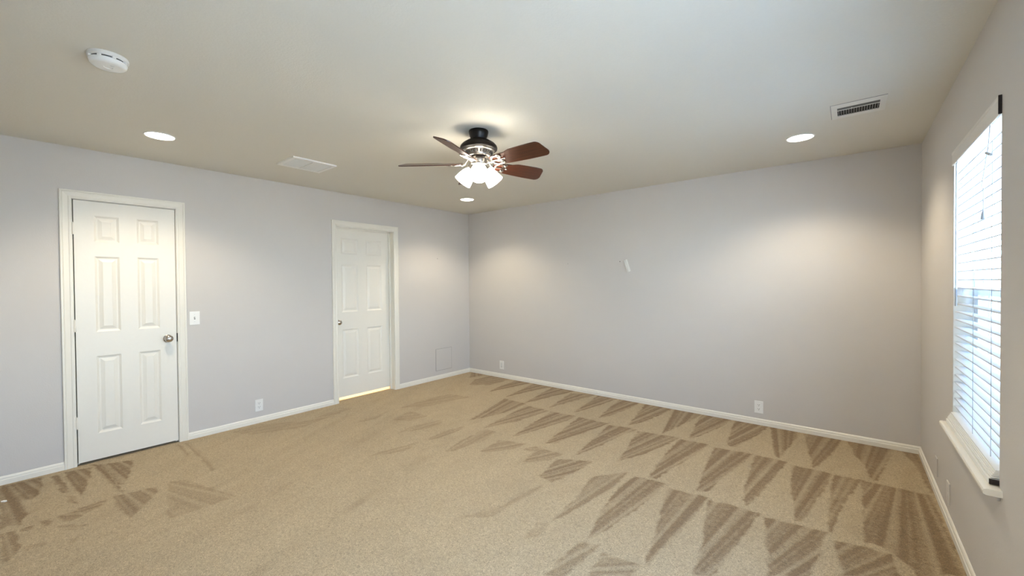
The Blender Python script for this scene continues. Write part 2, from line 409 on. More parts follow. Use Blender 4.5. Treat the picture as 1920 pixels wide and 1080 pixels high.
struct(MB().box(-T, W + T, -D - T, -D, 0, H).build('wall_front', 'wall'), 'grey painted wall behind the camera', 'wall')
struct(MB().box(-T, W + T, -D - T, T, H, H + 0.12).build('ceiling', 'ceiling'), 'flat off white painted ceiling', 'ceiling')

# carpet: a fine grid that carries where the vacuum has laid the nap over
NX, NY = 730, 683
gx = np.linspace(-0.10, W, NX); gy = np.linspace(-D, 0.0, NY)
X, Y = np.meshgrid(gx, gy, indexing='ij')
rng = np.random.default_rng(3)
def smooth_noise(shape, kx, ky):
    a = rng.standard_normal(shape)
    for ax, k in ((0, kx), (1, ky)):
        if k > 1:
            ker = np.hanning(k + 2)[1:-1]; ker /= ker.sum()
            a = np.apply_along_axis(lambda q: np.convolve(q, ker, 'same'), ax, a)
    return a / a.std()
JX = smooth_noise(X.shape, 9, 9) * 0.004; JY = smooth_noise(X.shape, 9, 9) * 0.004
nap = np.zeros_like(X)
def inside(px, py, poly):
    ins = np.zeros(px.shape, bool); n = len(poly); j = n - 1
    for i in range(n):
        (xi, yi), (xj, yj) = poly[i], poly[j]
        c = ((yi > py) != (yj > py)) & (px < (xj - xi) * (py - yi) / (yj - yi + 1e-12) + xi)
        ins ^= c; j = i
    return ins
for w, poly in NAP:
    q = np.array(poly)
    q[q[:, 1] > -0.13, 1] = 0.03          # strokes that start at the wall
    lo, hi = q.min(0) - 0.06, q.max(0) + 0.06
    ix = np.where((gx >= lo[0]) & (gx <= hi[0]))[0]; iy = np.where((gy >= lo[1]) & (gy <= hi[1]))[0]
    if len(ix) == 0 or len(iy) == 0: continue
    s = np.s_[ix[0]:ix[-1] + 1, iy[0]:iy[-1] + 1]
    acc = 0.0
    for dx, dy in [(i * .0045, j * .0045) for i in (-1, 0, 1) for j in (-1, 0, 1)]:
        acc = acc + inside(X[s] + JX[s] + dx, Y[s] + JY[s] + dy, q) / 9.0
    # strokes fan out from the wedge's tip
    tip = q[0]; far = q[np.argmax(((q - tip) ** 2).sum(1))]; base = math.atan2(far[1] - tip[1], far[0] - tip[0])
    back = tip - 0.8 * np.array([math.cos(base), math.sin(base)])
    ang = np.arctan2(Y[s] - back[1], X[s] - back[0]) - base
    ph = rng.uniform(0, 6.28, 3)
    st = 0.70 + 0.26 * np.sin(ang * 75 + ph[0]) + 0.22 * np.sin(ang * 131 + ph[1]) + 0.12 * np.sin(ang * 233 + ph[2]) + 0.07 * smooth_noise(X[s].shape, 4, 4)
    nap[s] = np.maximum(nap[s], w * acc * np.clip(st, 0.25, 1.0))
# faint long strokes over the whole floor
ang = np.arctan2(Y + 9.0, X - 4.0)
sn = np.interp(ang.ravel(), np.linspace(ang.min(), ang.max(), 240), smooth_noise((240, 1), 3, 1)[:, 0]).reshape(X.shape)
nap = np.clip(nap + 0.05 * sn * (0.6 + 0.5 * smooth_noise(X.shape, 31, 31)) + 0.05, 0, 1)
me = bpy.data.meshes.new('floor')
idx = np.arange(NX * NY).reshape(NX, NY)
quads = np.stack([idx[:-1, :-1], idx[1:, :-1], idx[1:, 1:], idx[:-1, 1:]], -1).reshape(-1, 4)
co = np.stack([X, Y, np.zeros_like(X)], -1).reshape(-1, 3)
me.vertices.add(len(co)); me.vertices.foreach_set('co', co.ravel().astype(np.float32))
me.loops.add(quads.size); me.loops.foreach_set('vertex_index', quads.ravel().astype(np.int32))
me.polygons.add(len(quads)); me.polygons.foreach_set('loop_start', np.arange(0, quads.size, 4, dtype=np.int32))
me.update(calc_edges=True)
at = me.attributes.new('nap', 'FLOAT', 'POINT'); at.data.foreach_set('value', nap.ravel().astype(np.float32))
me.materials.append(MT['carpet'])
fl = bpy.data.objects.new('floor', me); C.objects.link(fl)
struct(fl, 'beige carpet floor with dark vacuum wedge marks', 'carpet')

# rooms behind the two doors and the ground outside
struct(MB().box(-1.7, -0.10, -2.9, -0.6, -0.06, -0.001).build('floor_bathroom', 'tile'), 'pale lit floor seen under the further door', 'floor')
b = MB().box(-1.8, -1.7, -2.9, -0.6, 0, H).box(-1.8, -T, -3.0, -2.9, 0, H).box(-1.8, -T, -0.6, -0.5, 0, H).box(-1.8, -T, -3.0, -0.5, H, H + .1)
struct(b.build('wall_bathroom', 'wall'), 'plain walls of the room behind the further door', 'wall')
b = MB().box(-0.75, -0.70, -4.6, -3.2, 0, H).box(-0.75, -T, -4.65, -4.6, 0, H).box(-0.75, -T, -3.25, -3.2, 0, H).box(-0.75, -T, -4.65, -3.2, H, H + .05).box(-0.75, -0.10, -4.65, -3.2, -0.05, -0.001)
struct(b.build('wall_closet', 'dark'), 'unseen closet shell behind the nearer door, blackened to stand for shade', 'wall')  # unseen shell, coloured near black for an unlit closet; keeps sky light out
struct(MB().box(W + T, 60, -40, 60, -0.5, -0.3).build('ground', 'ground'), 'pale ground outside the window', 'ground')

# ------------------------------------------------------------------ trim
def sweep(m, prof, path_fn):
    rows = [path_fn(uu, hh) for uu, hh in prof]
    k = len(rows[0]); vs = [p for rw in rows for p in rw]
    fs = [(i * k + j, i * k + j + 1, (i + 1) * k + j + 1, (i + 1) * k + j) for i in range(len(prof) - 1) for j in range(k - 1)]
    return m.add(vs, fs)
CAS = [(0, 0), (0, .009), (.004, .011), (.012, .011), (.018, .008), (.030, .011), (.044, .015), (.047, .013), (.050, .016), (.0585, .016), (.0595, .014), (.0595, 0)]
def casing(y0, y1, zt, wid):
    s = wid / .0595
    return sweep(MB(), CAS, lambda uu, hh: [(hh, y0 - uu * s, 0), (hh, y0 - uu * s, zt + uu * s), (hh, y1 + uu * s, zt + uu * s), (hh, y1 + uu * s, 0)])
t1 = casing(-4.219, -3.594, 2.047, .064)
t1.box(-T, -.001, -4.222, -4.216, 0, 2.05).box(-T, -.001, -3.597, -3.590, 0, 2.05).box(-T, -.001, -4.222, -3.590, 2.045, 2.051)
t1.box(-.060, -.045, -4.222, -4.200, 0, 2.05).box(-.060, -.045, -3.612, -3.590, 0, 2.05).box(-.060, -.045, -4.22, -3.59, 2.030, 2.05)
struct(t1.build('trim_1', 'trim'), 'white casing around the nearer door', 'door trim')
t2 = casing(-2.128, -1.362, 2.052, .062)
t2.box(-T, -.001, -2.150, -2.132, 0, 2.06).box(-T, -.001, -1.366, -1.357, 0, 2.06).box(-T, -.001, -2.15, -1.357, 2.047, 2.061)
t2.box(-.088, -.068, -2.135, -2.118, 0, 2.06).box(-.088, -.068, -1.384, -1.365, 0, 2.06).box(-.088, -.068, -2.14, -1.36, 2.033, 2.05)
struct(t2.build('trim_2', 'trim'), 'white casing around the further recessed door', 'door trim')
BP = [(.013, 0), (.013, .033), (.0095, .038), (.0095, .047), (.006, .055), (.002, .059), (0, .059)]
m = MB()
for ya, yb in ((-D, -4.283), (-3.530, -2.190), (-1.300, 0.0)):
    sweep(m, BP, lambda h, z: [(h, ya, z), (h, yb, z)])
struct(m.build('baseboard_left', 'trim'), 'white baseboard under the wall with doors', 'baseboard')
struct(sweep(MB(), BP, lambda h, z: [(0, -h, z), (W, -h, z)]).build('baseboard_back', 'trim'), 'white baseboard along the back wall', 'baseboard')
struct(sweep(MB(), BP, lambda h, z: [(W - h, -D, z), (W - h, 0, z)]).build('baseboard_right', 'trim'), 'white baseboard under the window', 'baseboard')

# ------------------------------------------------------------------ doors
def door_slab(y0, y1, z0, z1, xf, thick, cols, rows):
    m = MB()
    Ys = sorted({y0, y1, *[c for q in cols for c in q]}); Zs = sorted({z0, z1, *[c for q in rows for c in q]})
    pans = [(a, b, c, d) for a, b in cols for c, d in rows]
    for i in range(len(Ys) - 1):
        for j in range(len(Zs) - 1):
            a, b, c, d = Ys[i], Ys[i + 1], Zs[j], Zs[j + 1]
            if (a, b, c, d) in pans:
                rings = [(0, 0), (.006, -.004), (.014, -.009), (.022, -.009), (.046, -.0015), (.048, -.002)]
                R_ = [[(xf + dx, a + e, c + e), (xf + dx, b - e, c + e), (xf + dx, b - e, d - e), (xf + dx, a + e, d - e)] for e, dx in rings]
                vs = [p for q in R_ for p in q]
                fs = [(k * 4 + s, k * 4 + (s + 1) % 4, k * 4 + 4 + (s + 1) % 4, k * 4 + 4 + s) for k in range(len(rings) - 1) for s in range(4)]
                e = 4 * (len(rings) - 1); fs.append((e, e + 1, e + 2, e + 3))
                m.add(vs, fs)
            else:
                m.add([(xf, a, c), (xf, b, c), (xf, b, d), (xf, a, d)], [(0, 1, 2, 3)])
    xb = xf - thick
    vs = [(xx, yy, zz) for xx in (xf, xb) for yy, zz in ((y0, z0), (y1, z0), (y1, z1), (y0, z1))]
    return m.add(vs, [(4, 5, 6, 7), (0, 1, 5, 4), (1, 2, 6, 5), (2, 3, 7, 6), (3, 0, 4, 7)])
d1 = struct(door_slab(-4.2095, -3.6015, .020, 2.0405, .002, .035, [(-4.100, -3.957), (-3.850, -3.712)], [(.222, .830), (1.020, 1.613), (1.726, 1.930)]).build('door_1', 'door'), 'closed white six panel door nearest the camera', 'door')
kb = MB().lathe([(0, 0), (0, .031), (.004, .032), (.008, .027), (.010, .014), (.030, .012), (.034, .018), (.040, .027), (.050, .0305), (.058, .028), (.064, .020), (.067, .010), (.068, 0)], (.002, -3.662, .922), (1, 0, 0), 32)
o = kb.build('door_knob', 'nickel', d1); o['label'] = 'satin nickel round knob'
kb = MB().lathe([(0, .0), (.0, .005), (.0012, .005), (.0012, 0)], (.070, -3.662, .922), (1, 0, 0), 16)
kb.build('knob_button', 'pewter', o)
o = MB().box(.0, .0055, -3.6015, -3.5945, .888, .962).build('latch_strike', 'dark', d1); o['label'] = 'dark latch strike'
for z in (.330, 1.075, 1.820):
    hg = MB().lathe([(-.045, 0), (-.045, .0055), (.045, .0055), (.045, 0)], (.008, -4.2145, z), (0, 0, 1), 12)
    for k in (-.027, -.009, .009, .027): hg.lathe([(k - .0006, .0058), (k, .0064), (k + .0006, .0058)], (.008, -4.2145, z), (0, 0, 1), 12)
    hg.lathe([(.045, .004), (.049, .0035), (.051, 0)], (.008, -4.2145, z), (0, 0, 1), 10)
    hg.build('hinge', 'trim', d1)
d2 = struct(door_slab(-2.140, -1.373, .034, 2.036, -.090, .035, [(-2.025, -1.815), (-1.700, -1.488)], [(.256, .838), (1.045, 1.614), (1.737, 1.925)]).build('door_2', 'door'), 'white six panel door set back in its frame, near the corner', 'door')
kb = MB().lathe([(0, 0), (0, .031), (.004, .032), (.008, .026), (.010, .013), (.026, .012), (.032, .020), (.042, .029), (.052, .029), (.060, .020), (.063, 0)], (-.090, -2.083, .930), (1, 0, 0), 32)
o = kb.build('door_knob', 'nickel', d2); o['label'] = 'dark nickel knob half hidden by the casing'

# ------------------------------------------------------------------ windows
def window(name, ya, yb, za, zb, label):
    x0, x1 = W + .075, W + .125
    root = struct(thing(name, label, 'window', (0, 0, 0)))
    fr = MB().box(x0, x1, ya, ya + .035, za, zb).box(x0, x1, yb - .035, yb, za, zb).box(x0, x1, ya + .035, yb - .035, zb - .035, zb).box(x0, x1, ya + .035, yb - .035, za, za + .035)
    fr.build('window_frame', 'vinyl', root)
    zm = 1.315
    for k, (a, b_, dx) in enumerate(((za + .035, zm + .02, -.0), (zm - .02, zb - .035, .022))):
        s = MB(); xa, xb = x0 + .004 + dx, x0 + .026 + dx
        s.box(xa, xb, ya + .035, ya + .07, a, b_).box(xa, xb, yb - .07, yb - .035, a, b_).box(xa, xb, ya + .07, yb - .07, a, a + .04).box(xa, xb, ya + .07, yb - .07, b_ - .04, b_)
        so = s.build('sash', 'vinyl', root)
        MB().box((xa + xb) / 2 - .002, (xa + xb) / 2 + .002, ya + .069, yb - .069, a + .039, b_ - .039).build('pane', 'glass', so)
    if name == 'window_1':
        MB().box(x1 - .004, x1 - .003, ya + .035, yb - .035, za + .035, zm).build('insect_screen', 'screen', root)
    li = MB().box(W + .001, W + .075, yb - .003, yb, za, zb).box(W + .001, W + .075, ya, ya + .003, za, zb).box(W + .001, W + .075, ya, yb, zb - .003, zb)
    li.build('jamb_liner', 'trim', root)
    st = MB()
    prof = [(.0, .570), (-.042, .570), (-.049, .574), (-.050, .584), (-.047, .591), (-.040, .5935)]
    yy = (ya - .045, yb + .018)
    pts = [(W + dx, z) for dx, z in prof] + [(W + .0, .5935)]
    n = len(pts)
    st.add([(x, yy[0], z) for x, z in pts] + [(x, yy[1], z) for x, z in pts],
           [(k, (k + 1) % n, n + (k + 1) % n, n + k) for k in range(n)] + [tuple(range(n)), tuple(range(n, 2 * n))])
    st.box(W, W + .075, ya, yb, .575, .5935)
    st.build('window_sill', 'trim', root)
    MB().box(W - .010, W, ya - .015, yb + .01, .545, .570, .003).build('sill_apron', 'wall', root)
    return root
window('window_1', *WIN[0], 'tall single hung window behind white blinds')
window('window_2', *WIN[1], 'single hung window beside the camera')

# blinds in the window
bl_ = thing('window_blind', 'white horizontal slat blind hanging in the window over the sill', 'window blind', (W, -1.7325, .5935))
ox, oy, oz = bl_.location
YA, YB = -2.174, -1.286
def lc(x, y, z): return (x - ox, y - oy, z - oz)
def slat_mesh(zc, xc, tilt=0.0, ya=YA, yb=YB, hw=.0245):
    sec = []
    for k in range(9):
        s = -1 + k / 4.0
        sec.append((s * hw, .003 * (1 - s * s)))
    th = .0050
    ring = [(x, z) for x, z in sec] + [(x, z - th) for x, z in sec[::-1]]
    ct, stt = math.cos(tilt), math.sin(tilt)
    ring = [(x * ct - z * stt, x * stt + z * ct) for x, z in ring]
    n = len(ring)
    vs = [lc(xc + x, ya, zc + z) for x, z in ring] + [lc(xc + x, yb, zc + z) for x, z in ring]
    return MB().add(vs, [(k, (k + 1) % n, n + (k + 1) % n, n + k) for k in range(n)] + [tuple(range(n)), tuple(range(n, 2 * n))])
XS = W + .031
zs = [.690 + .0428 * k for k in range(30)]
for z in zs: slat_mesh(z, XS, -0.06).build('slat', 'slat_thin', bl_)
for k in range(5):      # spare slats resting on the bottom rail
    slat_mesh(.624 + .0072 * k, W + .004 + .003 * k, -.04 + .02 * k).build('slat', 'slat', bl_)
rl = MB().box(*[v for p in zip(lc(W - .026, YA + .004, .5945), lc(W + .028, YB, .6165)) for v in p], bev=.003).build('bottom_rail', 'slat', bl_)
o = MB().box(*[v for p in zip(lc(W - .024, YA - .003, .5965), lc(W + .026, YA + .004, .6150)) for v in p]).build('end_shade', 'clip', rl); o['label'] = 'dark block painted as the shade in the open bottom rail end'  # dark block stands for the shade inside the hollow rail
MB().box(*[v for p in zip(lc(W + .006, YA, 1.995), lc(W + .055, YB, 2.050)) for v in p]).build('head_rail', 'slat', bl_)
va = MB()
vp = [(-.006, 1.988), (-.009, 1.992), (-.009, 2.000), (-.007, 2.003), (-.007, 2.045), (-.0095, 2.049), (-.0095, 2.057), (-.008, 2.061), (-.003, 2.061), (-.003, 1.988)]
n = len(vp); va.add([lc(W + x, -2.186, z) for x, z in vp] + [lc(W + x, -1.285, z) for x, z in vp], [(k, (k + 1) % n, n + (k + 1) % n, n + k) for k in range(n)] + [tuple(range(n)), tuple(range(n, 2 * n))])
vo = va.build('valance', 'valance', bl_)
o = MB().box(*[v for p in zip(lc(W - .0095, -2.192, 1.990), lc(W - .0005, -2.1862, 2.059)) for v in p]).build('end_shade', 'clip', vo); o['label'] = 'dark strip painted as the shade at the open valance end'  # dark strip stands for the shaded gap behind the valance
for y in (-1.714, -2.030):
    ld = MB()
    for xx in (XS - .026, XS + .026): ld.tube([lc(xx, y, .66), lc(xx, y, 2.0)], .0011, 6)
    ld.build('ladder_cord', 'cord', bl_)
MB().tube([lc(W - .014, -1.478, 1.975), lc(W - .016, -1.476, 1.95), lc(W - .015, -1.466, 1.24)], [.002, .0042, .0042], 8).build('tilt_wand', 'wand', bl_)
cd = MB().tube([lc(W - .005, -2.050, 1.99), lc(W - .010, -2.052, 1.90), lc(W - .012, -2.045, 1.878), lc(W - .013, -1.965, 1.757), lc(W - .013, -1.993, 1.748), lc(W - .013, -1.998, 1.65)], .0017, 6)
co_ = cd.build('lift_cord', 'wand', bl_)
MB().lathe([(0, 0), (0, .003), (-.012, .006), (-.034, .008), (-.036, 0)], lc(W - .013, -1.998, 1.655), (0, 0, 1), 14).build('tassel', 'wand', co_)
MB().tube([lc(W - .012, -2.035, 1.883), lc(W - .014, -2.115, 1.858)], .0050, 8).build('cord_connector', 'wand', co_)

# ------------------------------------------------------------------ ceiling fan
FX, FY = 2.564, -2.432
fan = thing('ceiling_fan', 'five blade ceiling fan with cherry wood blades and three lit glass shades', 'ceiling fan', (FX, FY, H))
MB().lathe([(0, 0), (0, .067), (-.006, .069), (-.022, .066), (-.042, .060), (-.054, .054), (-.062, .050), (-.075, .048), (-.075, 0)], n=48).build('canopy', 'black', fan)
MB().lathe([(-.058, 0), (-.058, .050), (-.063, .062), (-.074, .086), (-.091, .112), (-.106, .126), (-.119, .131), (-.131, .129), (-.136, .122), (-.138, .100), (-.138, 0)], n=64).build('motor_housing', 'bronze', fan)
MB().lathe([(-.136, .108), (-.139, .112), (-.143, .108), (-.146, .100), (-.150, .098), (-.167, .082), (-.173, .080), (-.176, .084), (-.180, .082), (-.183, .070), (-.185, 0)], n=64).build('housing_band', 'pewter', fan)
band = fan.children[-1]
for k in range(28):
    a = 2 * PI * k / 28; ca, sa = math.cos(a), math.sin(a)
    p0 = Vector((ca * .0955, sa * .0955, -.1525)); p1 = Vector((ca * .0845, sa * .0845, -.1645))
    MB().tube([p0 + Vector((ca, sa, 0)) * .0015, p1 + Vector((ca, sa, 0)) * .0015], .0042, 8).build('flute_slot', 'slot', band)
MB().lathe([(-.181, 0), (-.181, .062), (-.186, .066), (-.194, .066), (-.198, .060), (-.198, 0)], n=48).build('flywheel', 'bronze', fan)
MB().lathe([(-.196, .0), (-.196, .052), (-.200, .057), (-.228, .057), (-.234, .054), (-.239, .044), (-.248, .040), (-.262, .034), (-.268, .020), (-.273, .018), (-.276, 0)], n=48).build('switch_housing', 'pewter', fan)
def blade_outline():
    pts = [(.118, -.036), (.150, -.045), (.215, -.048), (.258, -.050), (.278, -.058), (.300, -.0645), (.340, -.067), (.400, -.069), (.455, -.0695)]
    pts += [(.490 + .0 , -.069)]
    for k in range(1, 7):       # near corner
        a = -PI / 2 + (PI / 2 - .35) * k / 6
        pts.append((.500 + .040 * math.cos(a), -.031 + .038 * math.sin(a)))
    for k in range(0, 7):       # far corner
        a = -.35 + (PI / 2 + .35) * k / 6
        pts.append((.523 + .036 * math.cos(a), .033 + .034 * math.sin(a)))
    pts += [(.480, .067), (.400, .066), (.300, .061), (.215, .055), (.150, .049), (.118, .040)]
    return pts
BO = blade_outline()
PITCH = -.385; ZB = -.2275
cp, sp_ = math.cos(PITCH), math.sin(PITCH)
def bladef(x, s, z): return (x, s * cp - z * sp_, ZB + s * sp_ + z * cp)
def arc(cx, cy, rr, a0, a1, n=9): return [(cx + rr * math.cos(a0 + (a1 - a0) * k / n), cy + rr * math.sin(a0 + (a1 - a0) * k / n)) for k in range(n + 1)]
for k in range(5):
    a = .028 + k * 2 * PI / 5
    bb = MB().prism(BO, -.003, .003, bladef).build('blade', 'wood', fan); bb.rotation_euler = (0, 0, a)
    ir = MB()
    zz = -.0065
    P = lambda x, s: bladef(x, s, zz)
    ir.tube([(.052, 0, -.190), (.070, 0, -.194), (.084, 0, -.212), (.098, 0, -.232), (.116, 0, -.240), P(.135, 0)], [.010, .009, .008, .008, .009, .010], 10, .55)
    for sg in (-1, 1):
        c1 = [(x, sg * y) for x, y in arc(.165, .004, .036, PI, PI * .35)]
        c2 = [(x, sg * y) for x, y in arc(.196, .030, .0165, PI * .8, -PI * .75)]
        ir.tube([P(*q) for q in c1 + c2[2:]], [.0078] * len(c1) + [.0072 - .0003 * i for i in range(len(c2) - 2)], 8, .5)
        ir.lathe([(0, 0), (-.004, .004), (-.0045, .0095), (.002, .0105)], P(.198, sg * .030), (0, 0, 1), 14)
    ir.tube([P(.130, 0), P(.190, 0), P(.232, 0)], [.008, .006, .004], 8, .5)
    ir.lathe([(0, 0), (-.004, .004), (-.0045, .0085), (.002, .0095)], P(.226, 0), (0, 0, 1), 14)
    io = ir.build('blade_iron', 'pewter', bb)
for az in (-46, 74, 194):
    a = math.radians(az); tau = math.radians(44)
    d = Vector((math.cos(a) * math.sin(tau), math.sin(a) * math.sin(tau), -math.cos(tau)))
    p0 = Vector((math.cos(a) * .030, math.sin(a) * .030, -.231))
    sk = MB().lathe([(0, 0), (0, .014), (.012, .016), (.016, .024), (.034, .026), (.040, .0275), (.042, .020), (.042, 0)], p0, d, 28)
    sk.build('lamp_socket', 'pewter', fan)
    sh = MB().lathe([(.036, .024), (.038, .0265), (.048, .031), (.062, .040), (.080, .048), (.105, .0545), (.135, .0600), (.152, .0630), (.1525, .0612), (.135, .0580), (.105, .0525), (.080, .046), (.062, .038), (.048, .029), (.040, .024)], p0, d, 40)
    so = sh.build('lamp_shade', 'glow', fan)
    MB().lathe([(.042, 0), (.042, .013), (.060, .014), (.078, .024), (.094, .027), (.108, .022), (.116, .010), (.118, 0)], p0, d, 24).build('light_bulb', 'bulb', so)
ch = MB()
ch.tube([(-.040, -.036, -.222), (-.058, -.040, -.224), (-.060, -.040, -.232), (-.060, -.040, -.300)], .0018, 6)
ch.lathe([(0, 0), (0, .002), (-.010, .004), (-.022, .005), (-.026, 0)], (-.060, -.040, -.298), (0, 0, 1), 10)
ch.build('pull_chain', 'nickel', fan)
ch = MB().tube([(.040, .035, -.222), (.054, .044, -.224), (.056, .044, -.232), (.056, .044, -.270)], .0018, 6)
ch.build('pull_chain', 'nickel', fan)

# ------------------------------------------------------------------ things on the ceiling
RL = 'round recessed ceiling lights'
dl = thing('recessed_light', 'round lit recessed light in the ceiling at left, above the nearer door', 'ceiling light', (.795, -3.835, H), 0, RL)
MB().lathe([(0, .090), (-.003, .090), (-.006, .087), (-.006, .082), (-.002, .079), (0, .079)], n=48).build('trim_ring', 'white', dl)
MB().lathe([(-.0005, .079), (-.0045, .078), (-.006, .06), (-.007, 0)], n=48).build('lens', 'lens', dl)
LOCS = [((4.288, -.785, H), 'round lit recessed light in the ceiling beside the dark slotted register'),
        ((.822, -.832, H), 'round lit recessed light in the far ceiling corner below the fan'),
        ((4.288, -3.835, H), 'round lit recessed light in the ceiling beside the camera')]
for loc, lab in LOCS: copy_thing(dl, loc, None, lab)
for loc in [(.795, -3.835, H)] + [q[0] for q in LOCS]:
    s = light('downlight', 'SPOT', (loc[0], loc[1], H - .02), DOWN_W * 4, LAMP)
    s.data.spot_size = math.radians(130); s.data.spot_blend = 0.6; s.data.shadow_soft_size = .05

sd = thing('smoke_detector', 'round white smoke detector on the ceiling at upper left', 'smoke detector', (1.915, -4.222, H))
MB().lathe([(0, 0), (0, .070), (-.004, .072), (-.014, .072), (-.017, .068), (-.017, 0)], n=48).build('mounting_base', 'white', sd)
MB().lathe([(-.016, .060), (-.024, .060), (-.024, 0)], n=48).build('vent_gap', 'slot', sd)
cv = MB().lathe([(-.024, .0), (-.024, .065), (-.028, .067), (-.040, .064), (-.0465, .058), (-.0485, .048), (-.0495, .016), (-.047, .014), (-.047, 0)], n=48)
cvo = cv.build('cover', 'white', sd)
MB().lathe([(-.046, 0), (-.0505, .008), (-.051, 0)], (.03, .01, 0), n=20).build('test_button', 'grey_plate', cvo)
for k in range(8):
    a = 2 * PI * k / 8 + .2
    m = MB().box(.0585, .0685, -.006, .006, -.026, -.015).build('vent_post', 'white', sd); m.rotation_euler = (0, 0, a)

rg = thing('return_air_grille', 'flat white return air grille on the ceiling left of the fan', 'air vent', (.862, -2.843, H))
fr = MB()
fx, fy = .165, .186
def frame_rect(m, hx, hy, w, z0, z1):
    m.box(-hx, hx, -hy, -hy + w, z0, z1).box(-hx, hx, hy - w, hy, z0, z1).box(-hx, -hx + w, -hy + w, hy - w, z0, z1).box(hx - w, hx, -hy + w, hy - w, z0, z1)
frame_rect(fr, fx, fy, .030, -.012, 0)
fr.box(-fx + .03, fx - .03, -.006, .006, -.012, 0)
fr.build('frame', 'white', rg)
for sgn in (-1, 1):
    lv = MB()
    for k in range(22):
        x = -fx + .034 + k * .0125
        ya, yb = (.006, fy - .03) if sgn > 0 else (-fy + .03, -.006)
        lv.add([(x, ya, -.0105), (x + .0122, ya, -.006), (x + .0122, ya, -.0055), (x, ya, -.010), (x, yb, -.0105), (x + .0122, yb, -.006), (x + .0122, yb, -.0055), (x, yb, -.010)],
               [(0, 1, 5, 4), (1, 2, 6, 5), (2, 3, 7, 6), (3, 0, 4, 7), (0, 1, 2, 3), (4, 5, 6, 7)])
    lv.build('louver_panel', 'grey_plate', rg)
for sx, sy in ((-1, 0), (1, -.6), (1, .6)): MB().lathe([(-.012, .004), (-.0135, .003), (-.014, 0)], (sx * (fx - .014), sy * fy, 0), n=12).build('screw', 'white', rg)

sr = thing('supply_register', 'white ceiling register with dark slots near the window wall', 'air vent', (4.612, -1.194, H))
fr = MB(); hx, hy = .130, .135
fr.add([(-hx, -hy, 0), (hx, -hy, 0), (hx, hy, 0), (-hx, hy, 0), (-hx, -hy, -.003), (hx, -hy, -.003), (hx, hy, -.003), (-hx, hy, -.003)], [(0, 1, 5, 4), (1, 2, 6, 5), (2, 3, 7, 6), (3, 0, 4, 7)])
ax0, ax1, ay0, ay1 = -.100, .100, -.078, .078
ho = [(-hx, -hy), (hx, -hy), (hx, hy), (-hx, hy)]; hi_ = [(ax0, ay0), (ax1, ay0), (ax1, ay1), (ax0, ay1)]
fr.add([(x, y, -.003) for x, y in ho] + [(x, y, -.0050) for x, y in hi_] + [(x, y, 0) for x, y in hi_], [(k, (k + 1) % 4, 4 + (k + 1) % 4, 4 + k) for k in range(4)] + [(4 + k, 4 + (k + 1) % 4, 8 + (k + 1) % 4, 8 + k) for k in range(4)])
fr.box(ax0, ax1, -.036, -.026, -.0052, -.001)
fr.build('frame', 'register', sr)
MB().box(-hx - .003, -hx, -hy - .003, hy, -.0012, 0).box(-hx, hx, -hy - .003, -hy, -.0012, 0).build('edge_gap_shade', 'seam', sr)  # dark strips paint a shadow line along two frame edges
MB().box(ax0, ax1, ay0, ay1, -.0010, -.0002).build('duct_shade', 'dark', sr)  # black sheet painted as the shade inside the duct
MB().box(ax0, ax1, ay0, -.036, -.0042, -.002).build('damper', 'damp', sr)
for k in range(16):
    x = ax0 + .0065 + k * .01247
    MB().box(x - .0014, x + .0014, -.026, ay1, -.0049, -.001).build('fin', 'fin', sr)
MB().lathe([(-.009, .003), (-.014, .003), (-.014, 0)], (-.03, -.057, 0), n=10).build('damper_lever', 'white', sr)

# ------------------------------------------------------------------ plates on the walls (built facing +y, then turned)
def plate(m, w, h, t=.006): return m.box(-w / 2, w / 2, 0, t, -h / 2, h / 2, .002)
def outlet(label, loc, rz):
    t = thing('wall_outlet', label, 'outlet', loc, rz, 'duplex wall outlets')
    plate(MB(), .072, .117).build('cover_plate', 'white', t)
    for s in (-1, 1):
        zc = s * .0195
        pts = [(.0165 * math.cos(a) , .0145 * max(-.86, min(.86, math.sin(a) * 1.15))) for a in [2 * PI * k / 28 for k in range(28)]]
        fc = MB(); n = len(pts)
        fc.add([(x, .006, zc + z) for x, z in pts] + [(x, .0078, zc + z) for x, z in pts], [(k, (k + 1) % n, n + (k + 1) % n, n + k) for k in range(n)] + [tuple(range(n, 2 * n))])
        fo = fc.build('receptacle', 'white', t)
        sl = MB().box(-.0078, -.0050, .0074, .0083, zc + .0005, zc + .0095).box(.0050, .0078, .0074, .0083, zc + .0015, zc + .0090)
        sl.lathe([(.0074, 0), (.0083, 0.0030), (.0083, 0)], (0, 0, zc - .0065), (0, 1, 0), 12)
        sl.build('socket_slots', 'slot', fo)
    MB().lathe([(.006, .0032), (.0072, .0026), (.0074, 0)], (0, 0, 0), (0, 1, 0), 12).build('screw', 'white', t)
    return t
outlet('white duplex outlet low on the wall between the two doors', (0, -2.960, .175), -PI / 2)
outlet('white duplex outlet low on the back wall toward the right', (3.904, 0, .169), PI)
bp_ = thing('cable_plate', 'white cable wall plate low on the back wall near the corner', 'wall plate', (.662, 0, .183), PI)
plate(MB(), .078, .122).build('cover_plate', 'white', bp_)
MB().box(-.017, .017, .006, .0072, -.034, .034, .0004).build('insert', 'grey_plate', bp_)
MB().lathe([(.0072, .004), (.013, .004), (.013, 0)], (0, 0, -.025), (0, 1, 0), 14).build('jack', 'pewter', bp_)
sw = thing('light_switch', 'white toggle light switch beside the nearer door', 'light switch', (0, -3.471, 1.084), -PI / 2)
plate(MB(), .076, .120).build('cover_plate', 'white', sw)
MB().box(-.0052, .0052, .006, .0066, -.0122, .0122).build('toggle_slot', 'seam', sw)
